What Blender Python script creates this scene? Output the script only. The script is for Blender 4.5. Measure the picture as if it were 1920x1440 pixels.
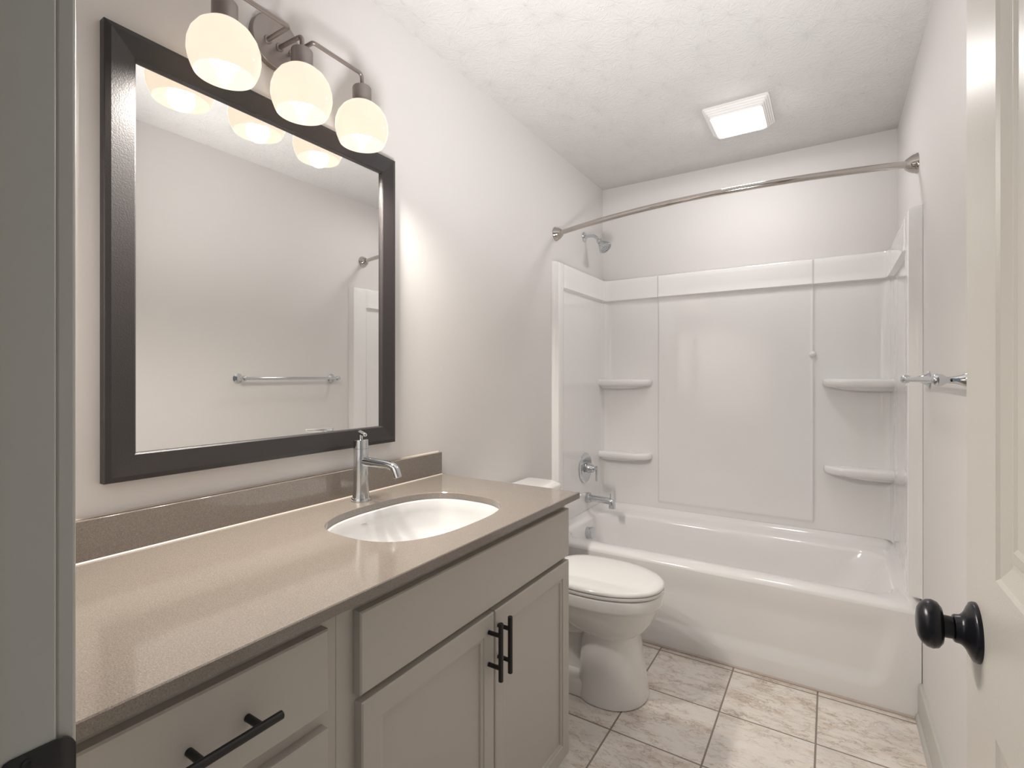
import bpy, bmesh, math, random
from mathutils import Vector, Matrix
R = math.radians
sc = bpy.context.scene
for o in list(bpy.data.objects):
    bpy.data.objects.remove(o)

# ------------------------------------------------------------------ room measures
XL, XR = -1.247, 0.280       # left and right walls
YF, YB = 0.147, 3.077        # front wall (room face), back wall
ZC = 2.44
JL, JR = -0.528, 0.189       # door opening
WT = 0.115                   # front wall thickness
TUB_Y = 2.3025

# ------------------------------------------------------------------ camera, world, exposure
CAM_H = 1.2265
YAW = 0.5634
cam_d = bpy.data.cameras.new('camera')
cam = bpy.data.objects.new('camera', cam_d)
sc.collection.objects.link(cam)
cam.location = (0, 0, CAM_H)
cam.rotation_euler = (math.pi / 2, 0, YAW)
cam_d.sensor_width = 36.0
cam_d.lens = 943.24 / 1920 * 36.0
cam_d.shift_y = -12.66 / 1920
cam_d.clip_start = 0.02
sc.camera = cam

world = bpy.data.worlds.new('world')
sc.world = world
world.use_nodes = True
bg = world.node_tree.nodes['Background']
bg.inputs['Color'].default_value = (0.76, 0.90, 1.0, 1)      # daylight from the hall outside the doorway
bg.inputs['Strength'].default_value = 0.24

sc.view_settings.view_transform = 'Standard'
sc.view_settings.look = 'None'
sc.view_settings.gamma = 1.0
sc.view_settings.exposure = 0.12
sc.view_settings.use_curve_mapping = False

# added fill spot, unseen inside the room, aimed at the ceiling to brighten everything
fl = bpy.data.lights.new('bounce_fill', 'SPOT')
fl.energy = 168.0
fl.color = (1.0, 1.0, 1.0)
fl.spot_size = R(84)
fl.spot_blend = 1.0
fl.shadow_soft_size = 0.15
flo = bpy.data.objects.new('bounce_fill', fl)
sc.collection.objects.link(flo)
flo.location = (-0.25, 0.45, 1.00)
flo.rotation_euler = (Vector((-0.56, 1.52, ZC)) - Vector(flo.location)).to_track_quat('-Z', 'Y').to_euler()

BULB = 30.0          # vanity bulbs
SHADE = 0.80         # glow of the lit glass shades
LENS = 34.0          # ceiling fan light lens

# ------------------------------------------------------------------ helpers
WORLD = {}


def link(o):
    sc.collection.objects.link(o)
    return o


def empty(name, loc, label, cat, group=None):
    o = bpy.data.objects.new(name, None)
    o.empty_display_size = 0.05
    link(o)
    o.location = loc
    WORLD[o.name] = Vector(loc)
    tag(o, label, cat, group)
    return o


def tag(o, label=None, cat=None, group=None, kind=None):
    if label:
        o['label'] = label
    if cat:
        o['category'] = cat
    if group:
        o['group'] = group
    if kind:
        o['kind'] = kind
    return o


def obj(name, bm, mat, parent=None, loc=None, smooth=35, bevel=0.0, bseg=2, sub=0):
    """bmesh in world coordinates -> ONE object whose origin is loc (or the parent's own origin)"""
    bmesh.ops.recalc_face_normals(bm, faces=bm.faces[:])
    pw = WORLD[parent.name] if parent else Vector((0, 0, 0))
    if loc is None:
        if parent:
            xs = [v.co for v in bm.verts]
            loc = sum(xs, Vector()) / len(xs)
        else:
            loc = Vector((0, 0, 0))
    loc = Vector(loc)
    for v in bm.verts:
        v.co -= loc
    me = bpy.data.meshes.new(name)
    bm.to_mesh(me)
    bm.free()
    if smooth:
        me.polygons.foreach_set('use_smooth', [True] * len(me.polygons))
        me.set_sharp_from_angle(angle=R(smooth))
    me.update()
    o = bpy.data.objects.new(name, me)
    link(o)
    mats = mat if isinstance(mat, (list, tuple)) else [mat]
    for m in mats:
        me.materials.append(m)
    if parent:
        o.parent = parent
    o.location = loc - pw
    WORLD[o.name] = loc
    if bevel:
        b = o.modifiers.new('bevel', 'BEVEL')
        b.width = bevel
        b.segments = bseg
        b.limit_method = 'ANGLE'
        b.angle_limit = R(40)
    if sub:
        s = o.modifiers.new('subdivision', 'SUBSURF')
        s.levels = s.render_levels = sub
    return o


def box(bm, x0, x1, y0, y1, z0, z1):
    vs = [bm.verts.new((x, y, z)) for x in (x0, x1) for y in (y0, y1) for z in (z0, z1)]
    for f in ((0, 1, 3, 2), (4, 6, 7, 5), (0, 4, 5, 1), (2, 3, 7, 6), (0, 2, 6, 4), (1, 5, 7, 3)):
        bm.faces.new([vs[i] for i in f])


def frame_of(d):
    d = Vector(d).normalized()
    u = Vector((0, 0, 1)) if abs(d.z) < 0.9 else Vector((1, 0, 0))
    a = d.cross(u).normalized()
    return a, a.cross(d).normalized(), d


def lathe(bm, origin, axis, prof, n=32, cap0=True, cap1=True, sx=1.0, sy=1.0):
    """prof: list of (distance along axis, radius)"""
    a, b, d = frame_of(axis)
    o = Vector(origin)
    rings = []
    for t, r in prof:
        if r < 1e-6:
            rings.append([bm.verts.new(o + d * t)])
        else:
            rings.append([bm.verts.new(o + d * t + a * (r * sx * math.cos(2 * math.pi * k / n)) + b * (r * sy * math.sin(2 * math.pi * k / n))) for k in range(n)])
    join(bm, rings)
    if cap0 and len(rings[0]) > 1:
        bm.faces.new(rings[0])
    if cap1 and len(rings[-1]) > 1:
        bm.faces.new(rings[-1])


def join(bm, rings, closed=True):
    for p, q in zip(rings[:-1], rings[1:]):
        if len(p) == 1 and len(q) == 1:
            continue
        n = max(len(p), len(q))
        rng = range(n if closed else n - 1)
        for k in rng:
            k2 = (k + 1) % n
            if len(p) == 1:
                bm.faces.new((p[0], q[k], q[k2]))
            elif len(q) == 1:
                bm.faces.new((p[k], q[0], p[k2]))
            else:
                bm.faces.new((p[k], q[k], q[k2], p[k2]))


def smooth_path(pts, it=3):
    pts = [Vector(p) for p in pts]
    for _ in range(it):
        new = [pts[0]]
        for a, b in zip(pts[:-1], pts[1:]):
            new += [a * 0.75 + b * 0.25, a * 0.25 + b * 0.75]
        new.append(pts[-1])
        pts = new
    return pts


def tube(bm, pts, r, n=16, caps=True):
    """r: radius or function of the 0..1 arc length"""
    pts = [Vector(p) for p in pts]
    L = [0]
    for a, b in zip(pts[:-1], pts[1:]):
        L.append(L[-1] + (b - a).length)
    rings = []
    nrm = None
    for i, p in enumerate(pts):
        d = (pts[min(i + 1, len(pts) - 1)] - pts[max(i - 1, 0)]).normalized()
        if nrm is None:
            nrm = frame_of(d)[0]
        nrm = (nrm - d * nrm.dot(d)).normalized()
        b = d.cross(nrm)
        rr = r(L[i] / L[-1]) if callable(r) else r
        rings.append([bm.verts.new(p + nrm * (rr * math.cos(2 * math.pi * k / n)) + b * (rr * math.sin(2 * math.pi * k / n))) for k in range(n)])
    join(bm, rings)
    if caps:
        bm.faces.new(rings[0])
        bm.faces.new(rings[-1])


def loft(bm, rings, cap0=True, cap1=True):
    vr = [[bm.verts.new(p) for p in r] for r in rings]
    join(bm, vr)
    if cap0:
        bm.faces.new(vr[0])
    if cap1:
        bm.faces.new(vr[-1])
    return vr


def rrect(x0, x1, y0, y1, r, n=8):
    """rounded rectangle outline, counter-clockwise, 4*(n+1) points"""
    if not isinstance(r, (list, tuple)):
        r = [r] * 4
    out = []
    for (cx, cy, a0, rr) in ((x1, y1, 0, r[0]), (x0, y1, 90, r[1]), (x0, y0, 180, r[2]), (x1, y0, 270, r[3])):
        px = cx - rr if cx == x1 else cx + rr
        py = cy - rr if cy == y1 else cy + rr
        for k in range(n + 1):
            a = R(a0 + 90 * k / n)
            out.append((px + rr * math.cos(a), py + rr * math.sin(a)))
    return out


def superell(cx, cy, a, b, e, n=64):
    out = []
    for k in range(n):
        t = 2 * math.pi * k / n
        c, s = math.cos(t), math.sin(t)
        out.append((cx + a * math.copysign(abs(c) ** (2 / e), c), cy + b * math.copysign(abs(s) ** (2 / e), s)))
    return out


def sstep(a, b, x):
    if a == b:
        return 1.0 if x >= b else 0.0
    t = min(1, max(0, (x - a) / (b - a)))
    return t * t * (3 - 2 * t)


def frange(a, b, n):
    return [a + (b - a) * i / n for i in range(n + 1)]


def panel_slab(bm, f, a0, a1, b0, b1, thick, panels, prof, cham=0.0):
    """slab with panels sunk into its face.  f(a, b, d) maps to the world, d = height over the face.
    panels: list of (pa0, pa1, pb0, pb1) stacked along b; prof: list of (inset, depth)."""
    def quad(*p):
        bm.faces.new([bm.verts.new(f(*q)) for q in p])
    c = cham
    # back and sides
    quad((a0, b0, -thick), (a0, b1, -thick), (a1, b1, -thick), (a1, b0, -thick))
    o = [(a0, b0), (a1, b0), (a1, b1), (a0, b1)]
    i_ = [(a0 + c, b0 + c), (a1 - c, b0 + c), (a1 - c, b1 - c), (a0 + c, b1 - c)]
    for k in range(4):
        p, q = o[k], o[(k + 1) % 4]
        quad((*p, -thick), (*q, -thick), (*q, -c), (*p, -c))
        if c:
            p2, q2 = i_[k], i_[(k + 1) % 4]
            quad((*p, -c), (*q, -c), (*q2, 0), (*p2, 0))
    a0, a1, b0, b1 = a0 + c, a1 - c, b0 + c, b1 - c
    if not panels:
        quad((a0, b0, 0), (a1, b0, 0), (a1, b1, 0), (a0, b1, 0))
        return
    pa0, pa1 = panels[0][0], panels[0][1]
    cuts = [b0]
    for p in panels:
        cuts += [p[2], p[3]]
    cuts.append(b1)
    for lo, hi in zip(cuts[:-1], cuts[1:]):
        quad((a0, lo, 0), (pa0, lo, 0), (pa0, hi, 0), (a0, hi, 0))
        quad((pa1, lo, 0), (a1, lo, 0), (a1, hi, 0), (pa1, hi, 0))
    for k in range(0, len(cuts), 2):
        quad((pa0, cuts[k], 0), (pa1, cuts[k], 0), (pa1, cuts[k + 1], 0), (pa0, cuts[k + 1], 0))
    for (x0, x1, y0, y1) in panels:
        rings = [[(x0 + i, y0 + i, d), (x1 - i, y0 + i, d), (x1 - i, y1 - i, d), (x0 + i, y1 - i, d)] for i, d in prof]
        vr = [[bm.verts.new(f(*q)) for q in r] for r in rings]
        join(bm, vr)
        bm.faces.new(vr[-1])
    bmesh.ops.remove_doubles(bm, verts=bm.verts[:], dist=1e-5)


# ------------------------------------------------------------------ materials
def mat(name, col, rough=0.5, metal=0.0, spec=0.5, coat=0.0, coat_rough=0.05):
    m = bpy.data.materials.new(name)
    m.use_nodes = True
    p = m.node_tree.nodes['Principled BSDF']
    p.inputs['Base Color'].default_value = (*col, 1)
    p.inputs['Roughness'].default_value = rough
    p.inputs['Metallic'].default_value = metal
    p.inputs['Specular IOR Level'].default_value = spec
    p.inputs['Coat Weight'].default_value = coat
    p.inputs['Coat Roughness'].default_value = coat_rough
    return m


class NT:
    def __init__(self, m):
        self.t = m.node_tree
        self.p = self.t.nodes['Principled BSDF']

    def n(self, kind, **kw):
        nd = self.t.nodes.new(kind)
        for k, v in kw.items():
            if k.startswith('i_'):
                nd.inputs[k[2:].replace('_', ' ')].default_value = v
            else:
                setattr(nd, k, v)
        return nd

    def l(self, a, b):
        self.t.links.new(a, b)

    def math(self, op, a, b=None, c=None, clamp=False):
        nd = self.t.nodes.new('ShaderNodeMath')
        nd.operation = op
        nd.use_clamp = clamp
        for i, v in enumerate((a, b, c)):
            if v is None:
                continue
            if isinstance(v, (int, float)):
                nd.inputs[i].default_value = v
            else:
                self.l(v, nd.inputs[i])
        return nd.outputs[0]

    def vmath(self, op, a, b):
        nd = self.t.nodes.new('ShaderNodeVectorMath')
        nd.operation = op
        for i, v in enumerate((a, b)):
            if isinstance(v, (tuple, list)):
                nd.inputs[i].default_value = v
            else:
                self.l(v, nd.inputs[i])
        return nd.outputs[0]

    def pos(self):
        return self.n('ShaderNodeNewGeometry').outputs['Position']

    def noise(self, vec, scale, detail=3, rough=0.5):
        nd = self.n('ShaderNodeTexNoise')
        nd.inputs['Scale'].default_value = scale
        nd.inputs['Detail'].default_value = detail
        nd.inputs['Roughness'].default_value = rough
        if vec is not None:
            self.l(vec, nd.inputs['Vector'])
        return nd.outputs['Fac']

    def ramp(self, fac, stops):
        nd = self.n('ShaderNodeValToRGB')
        e = nd.color_ramp.elements
        while len(e) > 1:
            e.remove(e[-1])
        for i, (p, c) in enumerate(stops):
            el = e[0] if i == 0 else e.new(p)
            el.position = p
            el.color = (*c, 1) if len(c) == 3 else c
        self.l(fac, nd.inputs[0])
        return nd.outputs[0]

    def mix(self, fac, a, b, kind='MIX'):
        nd = self.n('ShaderNodeMix', data_type='RGBA', blend_type=kind)
        if isinstance(fac, (int, float)):
            nd.inputs[0].default_value = fac
        else:
            self.l(fac, nd.inputs[0])
        for i, v in ((6, a), (7, b)):
            if isinstance(v, tuple):
                nd.inputs[i].default_value = (*v, 1)
            else:
                self.l(v, nd.inputs[i])
        return nd.outputs[2]

    def bump(self, h, strength=0.3, dist=0.002):
        nd = self.n('ShaderNodeBump')
        nd.inputs['Strength'].default_value = strength
        nd.inputs['Distance'].default_value = dist
        self.l(h, nd.inputs['Height'])
        self.l(nd.outputs[0], self.p.inputs['Normal'])


def painted(name, col, rough=0.6, scale=220, strength=0.12, dist=0.001, spec=0.4):
    m = mat(name, col, rough, spec=spec)
    t = NT(m)
    t.bump(t.noise(t.pos(), scale, 3), strength, dist)
    return m


M = {}
M['wall'] = painted('wall_paint', (0.70, 0.673, 0.657), 0.62, 160, 0.12, 0.0012, 0.35)
M['trim'] = painted('trim_paint', (0.50, 0.485, 0.45), 0.36, 300, 0.05, 0.0006, 0.5)
M['door'] = painted('door_paint', (0.50, 0.475, 0.43), 0.34, 420, 0.25, 0.0008, 0.5)
M['cabinet'] = painted('cabinet_paint', (0.50, 0.465, 0.42), 0.42, 700, 0.05, 0.0004, 0.45)
M['white_gloss'] = mat('gelcoat_white', (0.84, 0.82, 0.81), 0.12, coat=0.4, coat_rough=0.03)
M['surround'] = mat('acrylic_white', (0.85, 0.835, 0.825), 0.10, coat=0.5, coat_rough=0.03)
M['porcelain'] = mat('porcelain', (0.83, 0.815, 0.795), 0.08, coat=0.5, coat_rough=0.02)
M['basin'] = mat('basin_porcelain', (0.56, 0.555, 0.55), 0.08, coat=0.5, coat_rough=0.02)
M['seat'] = mat('seat_plastic', (0.84, 0.825, 0.80), 0.16, coat=0.2)
M['chrome'] = mat('chrome', (0.62, 0.645, 0.67), 0.05, 1.0)
M['nickel'] = mat('polished_nickel', (0.52, 0.485, 0.455), 0.10, 1.0)
M['black'] = mat('matte_black', (0.006, 0.006, 0.007), 0.38)
M['bronze'] = mat('oil_rubbed_bronze', (0.010, 0.010, 0.014), 0.27, 0.35)
M['pewter'] = mat('brushed_pewter', (0.30, 0.265, 0.25), 0.40, 0.75)
M['mirror'] = mat('mirror_silver', (0.90, 0.90, 0.885), 0.012, 1.0)
M['fan_white'] = mat('fan_plastic', (0.76, 0.74, 0.73), 0.4)
M['dark_gap'] = mat('dark_hole', (0.01, 0.01, 0.01), 0.6)
M['rubber'] = mat('nozzle_rubber', (0.10, 0.105, 0.12), 0.5)
M['caulk'] = mat('caulk', (0.56, 0.47, 0.41), 0.5)
M['pale_caulk'] = mat('pale_caulk', (0.50, 0.43, 0.37), 0.4)
M['sink_mark'] = mat('sink_mark', (0.62, 0.54, 0.54), 0.3)

# frame of the mirror: espresso with a fine leathery grain
M['frame'] = mat('espresso_frame', (0.017, 0.013, 0.0135), 0.42, spec=0.6, coat=0.15, coat_rough=0.36)
t = NT(M['frame'])
t.bump(t.noise(t.pos(), 330, 3), 0.35, 0.0012)

# quartz: taupe with fine dark and pale grains
M['quartz'] = mat('taupe_quartz', (0.27, 0.225, 0.19), 0.09, spec=0.95)
t = NT(M['quartz'])
g = t.noise(t.pos(), 540, 4, 0.75)
c1 = t.ramp(g, [(0.32, (0.105, 0.083, 0.066)), (0.45, (0.185, 0.157, 0.133)), (0.60, (0.230, 0.198, 0.170)), (0.72, (0.39, 0.345, 0.30))])
sp = t.noise(t.pos(), 1150, 2, 0.5)
c2 = t.mix(t.ramp(sp, [(0.70, (0, 0, 0)), (0.78, (1, 1, 1))]), c1, (0.62, 0.58, 0.52))
cl = t.noise(t.pos(), 5, 3)
c3 = t.mix(t.math('MULTIPLY', cl, 0.3), c2, (0.22, 0.188, 0.16))
t.l(c3, t.p.inputs['Base Color'])

# ceiling: stomp-brushed texture, radial strokes around scattered centres
M['ceiling'] = mat('stomped_ceiling', (0.575, 0.557, 0.545), 0.7, spec=0.3)
t = NT(M['ceiling'])


def stomp(scale, off, strokes):
    p = t.vmath('ADD', t.pos(), off)
    nz = t.n('ShaderNodeTexNoise')
    nz.inputs['Scale'].default_value = 9
    t.l(p, nz.inputs['Vector'])
    w = t.vmath('ADD', p, t.vmath('MULTIPLY', t.vmath('SUBTRACT', nz.outputs['Color'], (0.5, 0.5, 0.5)), (0.03, 0.03, 0.0)))
    v = t.n('ShaderNodeTexVoronoi', voronoi_dimensions='2D')
    v.inputs['Scale'].default_value = scale
    t.l(w, v.inputs['Vector'])
    d = t.vmath('SUBTRACT', w, v.outputs['Position'])
    s = t.n('ShaderNodeSeparateXYZ')
    t.l(d, s.inputs[0])
    ang = t.math('ARCTAN2', s.outputs[1], s.outputs[0])
    cs = t.n('ShaderNodeCombineXYZ')
    t.l(t.math('MULTIPLY', t.math('COSINE', ang), strokes), cs.inputs[0])
    t.l(t.math('MULTIPLY', t.math('SINE', ang), strokes), cs.inputs[1])
    rr = t.math('SQRT', t.math('ADD', t.math('MULTIPLY', s.outputs[0], s.outputs[0]), t.math('MULTIPLY', s.outputs[1], s.outputs[1])))
    t.l(t.math('MULTIPLY', rr, 40), cs.inputs[2])
    vec = t.vmath('ADD', cs.outputs[0], t.vmath('MULTIPLY', v.outputs['Position'], (37, 53, 0)))
    return t.math('POWER', t.noise(vec, 1.0, 2, 0.55), 2.0)


h = t.math('MAXIMUM', stomp(7.5, (0, 0, 0), 7.0), stomp(7.5, (0.41, 0.23, 0), 7.0))
t.bump(h, 0.55, 0.006)

# floor: square travertine-look tiles, grey-brown grout
TP, TX, TY = 0.303, -0.040, 1.966
M['floor'] = mat('travertine_tile', (0.5, 0.45, 0.4), 0.33)
t = NT(M['floor'])
p = t.pos()
s = t.n('ShaderNodeSeparateXYZ')
t.l(p, s.inputs[0])
ux = t.math('DIVIDE', t.math('SUBTRACT', s.outputs[0], TX), TP)
uy = t.math('DIVIDE', t.math('SUBTRACT', s.outputs[1], TY), TP)
ex = t.math('ABSOLUTE', t.math('SUBTRACT', t.math('FRACT', ux), 0.5))
ey = t.math('ABSOLUTE', t.math('SUBTRACT', t.math('FRACT', uy), 0.5))
edge = t.math('MAXIMUM', ex, ey)
grout = t.ramp(edge, [(0.4885, (0, 0, 0)), (0.4915, (1, 1, 1))])
cell = t.n('ShaderNodeCombineXYZ')
t.l(t.math('FLOOR', ux), cell.inputs[0])
t.l(t.math('FLOOR', uy), cell.inputs[1])
wn = t.n('ShaderNodeTexWhiteNoise', noise_dimensions='3D')
t.l(cell.outputs[0], wn.inputs['Vector'])
base = t.vmath('ADD', p, t.vmath('MULTIPLY', wn.outputs['Color'], (9, 7, 5)))
st = t.vmath('MULTIPLY', base, (1.0, 2.2, 1.0))
n1 = t.noise(st, 5.5, 6, 0.62)
n2 = t.noise(st, 16, 7, 0.68)
n3 = t.noise(t.vmath('ADD', st, (3, 3, 3)), 9, 8, 0.7)
body = t.ramp(t.math('ADD', t.math('MULTIPLY', n1, 0.6), t.math('MULTIPLY', n2, 0.4)), [(0.32, (0.50, 0.39, 0.31)), (0.42, (0.68, 0.59, 0.51)), (0.50, (0.80, 0.74, 0.675)), (0.66, (0.84, 0.80, 0.75))])
vein = t.math('ABSOLUTE', t.math('SUBTRACT', n3, 0.5))
vm = t.math('MULTIPLY', t.ramp(vein, [(0.0, (1, 1, 1)), (0.022, (0, 0, 0))]), t.ramp(n1, [(0.40, (0.9, 0.9, 0.9)), (0.62, (0.15, 0.15, 0.15))]))
body = t.mix(vm, body, (0.30, 0.21, 0.16))
grey = t.noise(base, 3.3, 3)
body = t.mix(t.ramp(grey, [(0.52, (0, 0, 0)), (0.75, (0.4, 0.4, 0.4))]), body, (0.52, 0.50, 0.48))
t.l(t.mix(grout, body, (0.27, 0.225, 0.19)), t.p.inputs['Base Color'])
t.l(t.math('ADD', t.math('MULTIPLY', grout, 0.35), 0.36), t.p.inputs['Roughness'])
t.bump(t.math('SUBTRACT', t.math('MULTIPLY', n2, 0.25), grout), 0.35, 0.002)


def glow(name, col, strength, base=(0.8, 0.8, 0.8)):
    m = mat(name, base, 0.3)
    p = m.node_tree.nodes['Principled BSDF']
    p.inputs['Emission Color'].default_value = (*col, 1)
    p.inputs['Emission Strength'].default_value = strength
    return m


M['bulb'] = glow('lit_bulb', (1.0, 0.90, 0.78), BULB)
M['lens'] = glow('lit_lens', (1.0, 0.985, 0.97), LENS)
# opal glass shade, lit by its bulb
m = bpy.data.materials.new('opal_glass')
m.use_nodes = True
nt = m.node_tree
for nd in list(nt.nodes):
    nt.nodes.remove(nd)
out = nt.nodes.new('ShaderNodeOutputMaterial')
tr = nt.nodes.new('ShaderNodeBsdfTranslucent')
tr.inputs['Color'].default_value = (0.275, 0.258, 0.245, 1)
df = nt.nodes.new('ShaderNodeBsdfDiffuse')
df.inputs['Color'].default_value = (0.07, 0.06, 0.045, 1)
gl = nt.nodes.new('ShaderNodeBsdfGlossy')
gl.inputs['Roughness'].default_value = 0.12
em = nt.nodes.new('ShaderNodeEmission')
em.inputs['Color'].default_value = (1.0, 0.84, 0.67, 1)
em.inputs['Strength'].default_value = SHADE
mx = nt.nodes.new('ShaderNodeMixShader')
mx.inputs[0].default_value = 0.62
m2 = nt.nodes.new('ShaderNodeMixShader')
fr = nt.nodes.new('ShaderNodeFresnel')
fr.inputs[0].default_value = 1.4
ad = nt.nodes.new('ShaderNodeAddShader')
nt.links.new(tr.outputs[0], mx.inputs[1])
nt.links.new(df.outputs[0], mx.inputs[2])
nt.links.new(fr.outputs[0], m2.inputs[0])
nt.links.new(mx.outputs[0], m2.inputs[1])
nt.links.new(gl.outputs[0], m2.inputs[2])
nt.links.new(m2.outputs[0], ad.inputs[0])
nt.links.new(em.outputs[0], ad.inputs[1])
nt.links.new(ad.outputs[0], out.inputs['Surface'])
M['shade'] = m

# ------------------------------------------------------------------ the setting


def struct(name, bm, m, label=None, loc=(0, 0, 0), bevel=0.0, smooth=35):
    o = obj(name, bm, m, None, loc, smooth, bevel)
    tag(o, label, None, None, 'structure')
    return o


bm = bmesh.new()
box(bm, XL - 0.1, XR + 0.1, -1.1, YB + 0.1, -0.08, 0.0)
struct('floor', bm, M['floor'], 'square beige travertine-look floor tiles with grey-brown grout')
bm = bmesh.new()
box(bm, XL - 0.1, XR + 0.1, YF - WT, YB + 0.1, ZC, ZC + 0.08)
struct('ceiling', bm, M['ceiling'], 'white ceiling with a brushed stomp texture')
bm = bmesh.new()
box(bm, XL - 0.1, XL, YF - WT, YB + 0.1, 0, ZC)
struct('wall_left', bm, M['wall'], 'pale warm grey wall behind the vanity mirror')
bm = bmesh.new()
box(bm, XR, XR + 0.1, YF - WT, YB + 0.1, 0, ZC)
struct('wall_right', bm, M['wall'], 'pale warm grey wall with the towel bar')
bm = bmesh.new()
box(bm, XL, XR, YB, YB + 0.1, 0, ZC)
struct('wall_back', bm, M['wall'], 'pale warm grey wall above the tub surround')
bm = bmesh.new()
box(bm, XL, JL - 0.018, YF - WT, YF, 0, ZC)
box(bm, JR + 0.018, XR, YF - WT, YF, 0, ZC)
box(bm, JL - 0.018, JR + 0.018, YF - WT, YF, 2.058, ZC)
struct('wall_front', bm, M['wall'], 'wall with the doorway')

# jambs and casing of the doorway
bm = bmesh.new()
box(bm, JL - 0.018, JL, YF - WT, YF, 0, 2.058)
box(bm, JL, JL + 0.010, YF - WT + 0.01, YF - 0.037, 0, 2.05)
struct('trim_1', bm, M['trim'], 'grey-shadowed door jamb at the left edge', bevel=0.0015)
bm = bmesh.new()
box(bm, JR, JR + 0.018, YF - WT, YF, 0, 2.058)
box(bm, JR - 0.010, JR, YF - WT + 0.01, YF - 0.037, 0, 2.05)
struct('trim_2', bm, M['trim'], 'hinge side door jamb', bevel=0.0015)
bm = bmesh.new()
box(bm, JL, JR, YF - WT, YF, 2.04, 2.058)
struct('trim_3', bm, M['trim'], 'head jamb of the doorway')
bm = bmesh.new()
box(bm, JL - 0.062, JL - 0.0045, YF, YF + 0.0145, 0, 2.12)
struct('trim_4', bm, M['trim'], 'door casing on the room side beside the vanity', bevel=0.003)

# baseboards: tall face with a rounded top, plus a shoe moulding


def baseboard(name, f, length, label):
    prof = [(0, 0), (0.021, 0), (0.021, 0.012), (0.0165, 0.021), (0.0125, 0.024), (0.0125, 0.118), (0.011, 0.127), (0.006, 0.132), (0, 0.133)]
    bm = bmesh.new()
    loft(bm, [[f(d, z, a) for d, z in prof] for a in (0, length)])
    struct(name, bm, M['trim'], label, smooth=30)


baseboard('baseboard_right', lambda d, z, a: (XR - d, 0.15 + a, z), TUB_Y - 0.15 - 0.003, 'greige baseboard along the right wall, ending at the tub')
baseboard('baseboard_left', lambda d, z, a: (XL + d, 1.445 + a, z), TUB_Y - 1.445 - 0.003, 'greige baseboard behind the toilet')
bm = bmesh.new()
box(bm, XL, XR - 0.021, TUB_Y - 0.009, TUB_Y + 0.004, 0, 0.007)
struct('trim_5', bm, M['caulk'], 'thin caulk line where the tub apron meets the tiles', bevel=0.002)

# ------------------------------------------------------------------ the open door (hinged on the right jamb)
DX = 0.149
bm = bmesh.new()
panel_slab(bm, lambda a, b, d: Vector((DX - d, a, b)), 0.152, 0.862, 0.010, 2.032, 0.035,
           [(0.287, 0.727, 0.23, 0.842), (0.287, 0.727, 1.010, 1.905)],
           [(0, 0), (0.004, -0.003), (0.012, -0.0055), (0.022, -0.0085), (0.027, -0.0090), (0.031, -0.0062), (0.043, -0.0040), (0.048, -0.0062), (0.052, -0.0062)], cham=0.0015)
door = struct('door_1', bm, M['door'], 'open greige two-panel door along the right edge', loc=(DX + 0.0175, 0.152, 0.0), smooth=0)
KY, KZ = 0.806, 0.921
kp = Vector((DX, KY, KZ))
bm = bmesh.new()
lathe(bm, kp, (-1, 0, 0), [(0.0578, 0.0), (0.0574, 0.009), (0.0560, 0.0165), (0.0525, 0.0225), (0.0475, 0.0262), (0.0420, 0.0272), (0.0365, 0.0255), (0.0325, 0.0205), (0.0315, 0.0125), (0.022, 0.0122), (0.0205, 0.0125)][::-1], 40, sx=1.0, sy=1.06)
knob = obj('door_knob', bm, M['bronze'], door, smooth=60)
bm = bmesh.new()
lathe(bm, kp, (-1, 0, 0), [(0, 0.0345), (0.003, 0.0345), (0.0052, 0.0335), (0.0065, 0.0305), (0.0078, 0.0285), (0.0105, 0.0225), (0.0135, 0.0185), (0.0160, 0.0168), (0.0205, 0.0162), (0.0220, 0.0150), (0.0225, 0.0125)], 40)
obj('rosette', bm, M['bronze'], knob, smooth=50)
bm = bmesh.new()
lathe(bm, kp + Vector((-0.0105, 0.0135, -0.0215)), (-1, 0.25, -0.35), [(-0.002, 0.0032), (0.0014, 0.0032), (0.0018, 0.002)], 14)
obj('privacy_pin', bm, M['chrome'], knob)
# knob on the other face
bm = bmesh.new()
lathe(bm, kp + Vector((0.035, 0, 0)), (1, 0, 0), [(0, 0.037), (0.004, 0.037), (0.012, 0.022), (0.02, 0.0125), (0.034, 0.0125), (0.04, 0.026), (0.05, 0.0295), (0.058, 0.022), (0.060, 0.0)], 32)
obj('door_knob', bm, M['bronze'], door, smooth=60)

# strike plate on the left jamb, its lip curling round the jamb edge
bm = bmesh.new()
N = 14
zc = 0.9065
outer = []


def strike_pt(sy, sz, d):
    """sy: distance along the jamb face toward the room, wraps over the jamb edge past YF"""
    y = sy
    x = JL + d
    if sy > YF:
        k = sy - YF
        x = JL + d - 0.0045 * sstep(0.0, 0.014, k)
    return Vector((x, y, zc + sz))


ys = frange(0.112, YF - 0.004, 8) + frange(YF - 0.003, YF + 0.0135, 8)


def half_h(y):
    if y < 0.120:
        k = (0.120 - y) / 0.008
        return 0.0285 - 0.008 * (1 - math.sqrt(max(0, 1 - k * k)))
    if y > YF - 0.004:
        k = (y - (YF - 0.004)) / 0.0175
        return 0.0285 - 0.0125 * k ** 3.5
    return 0.0285


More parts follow.
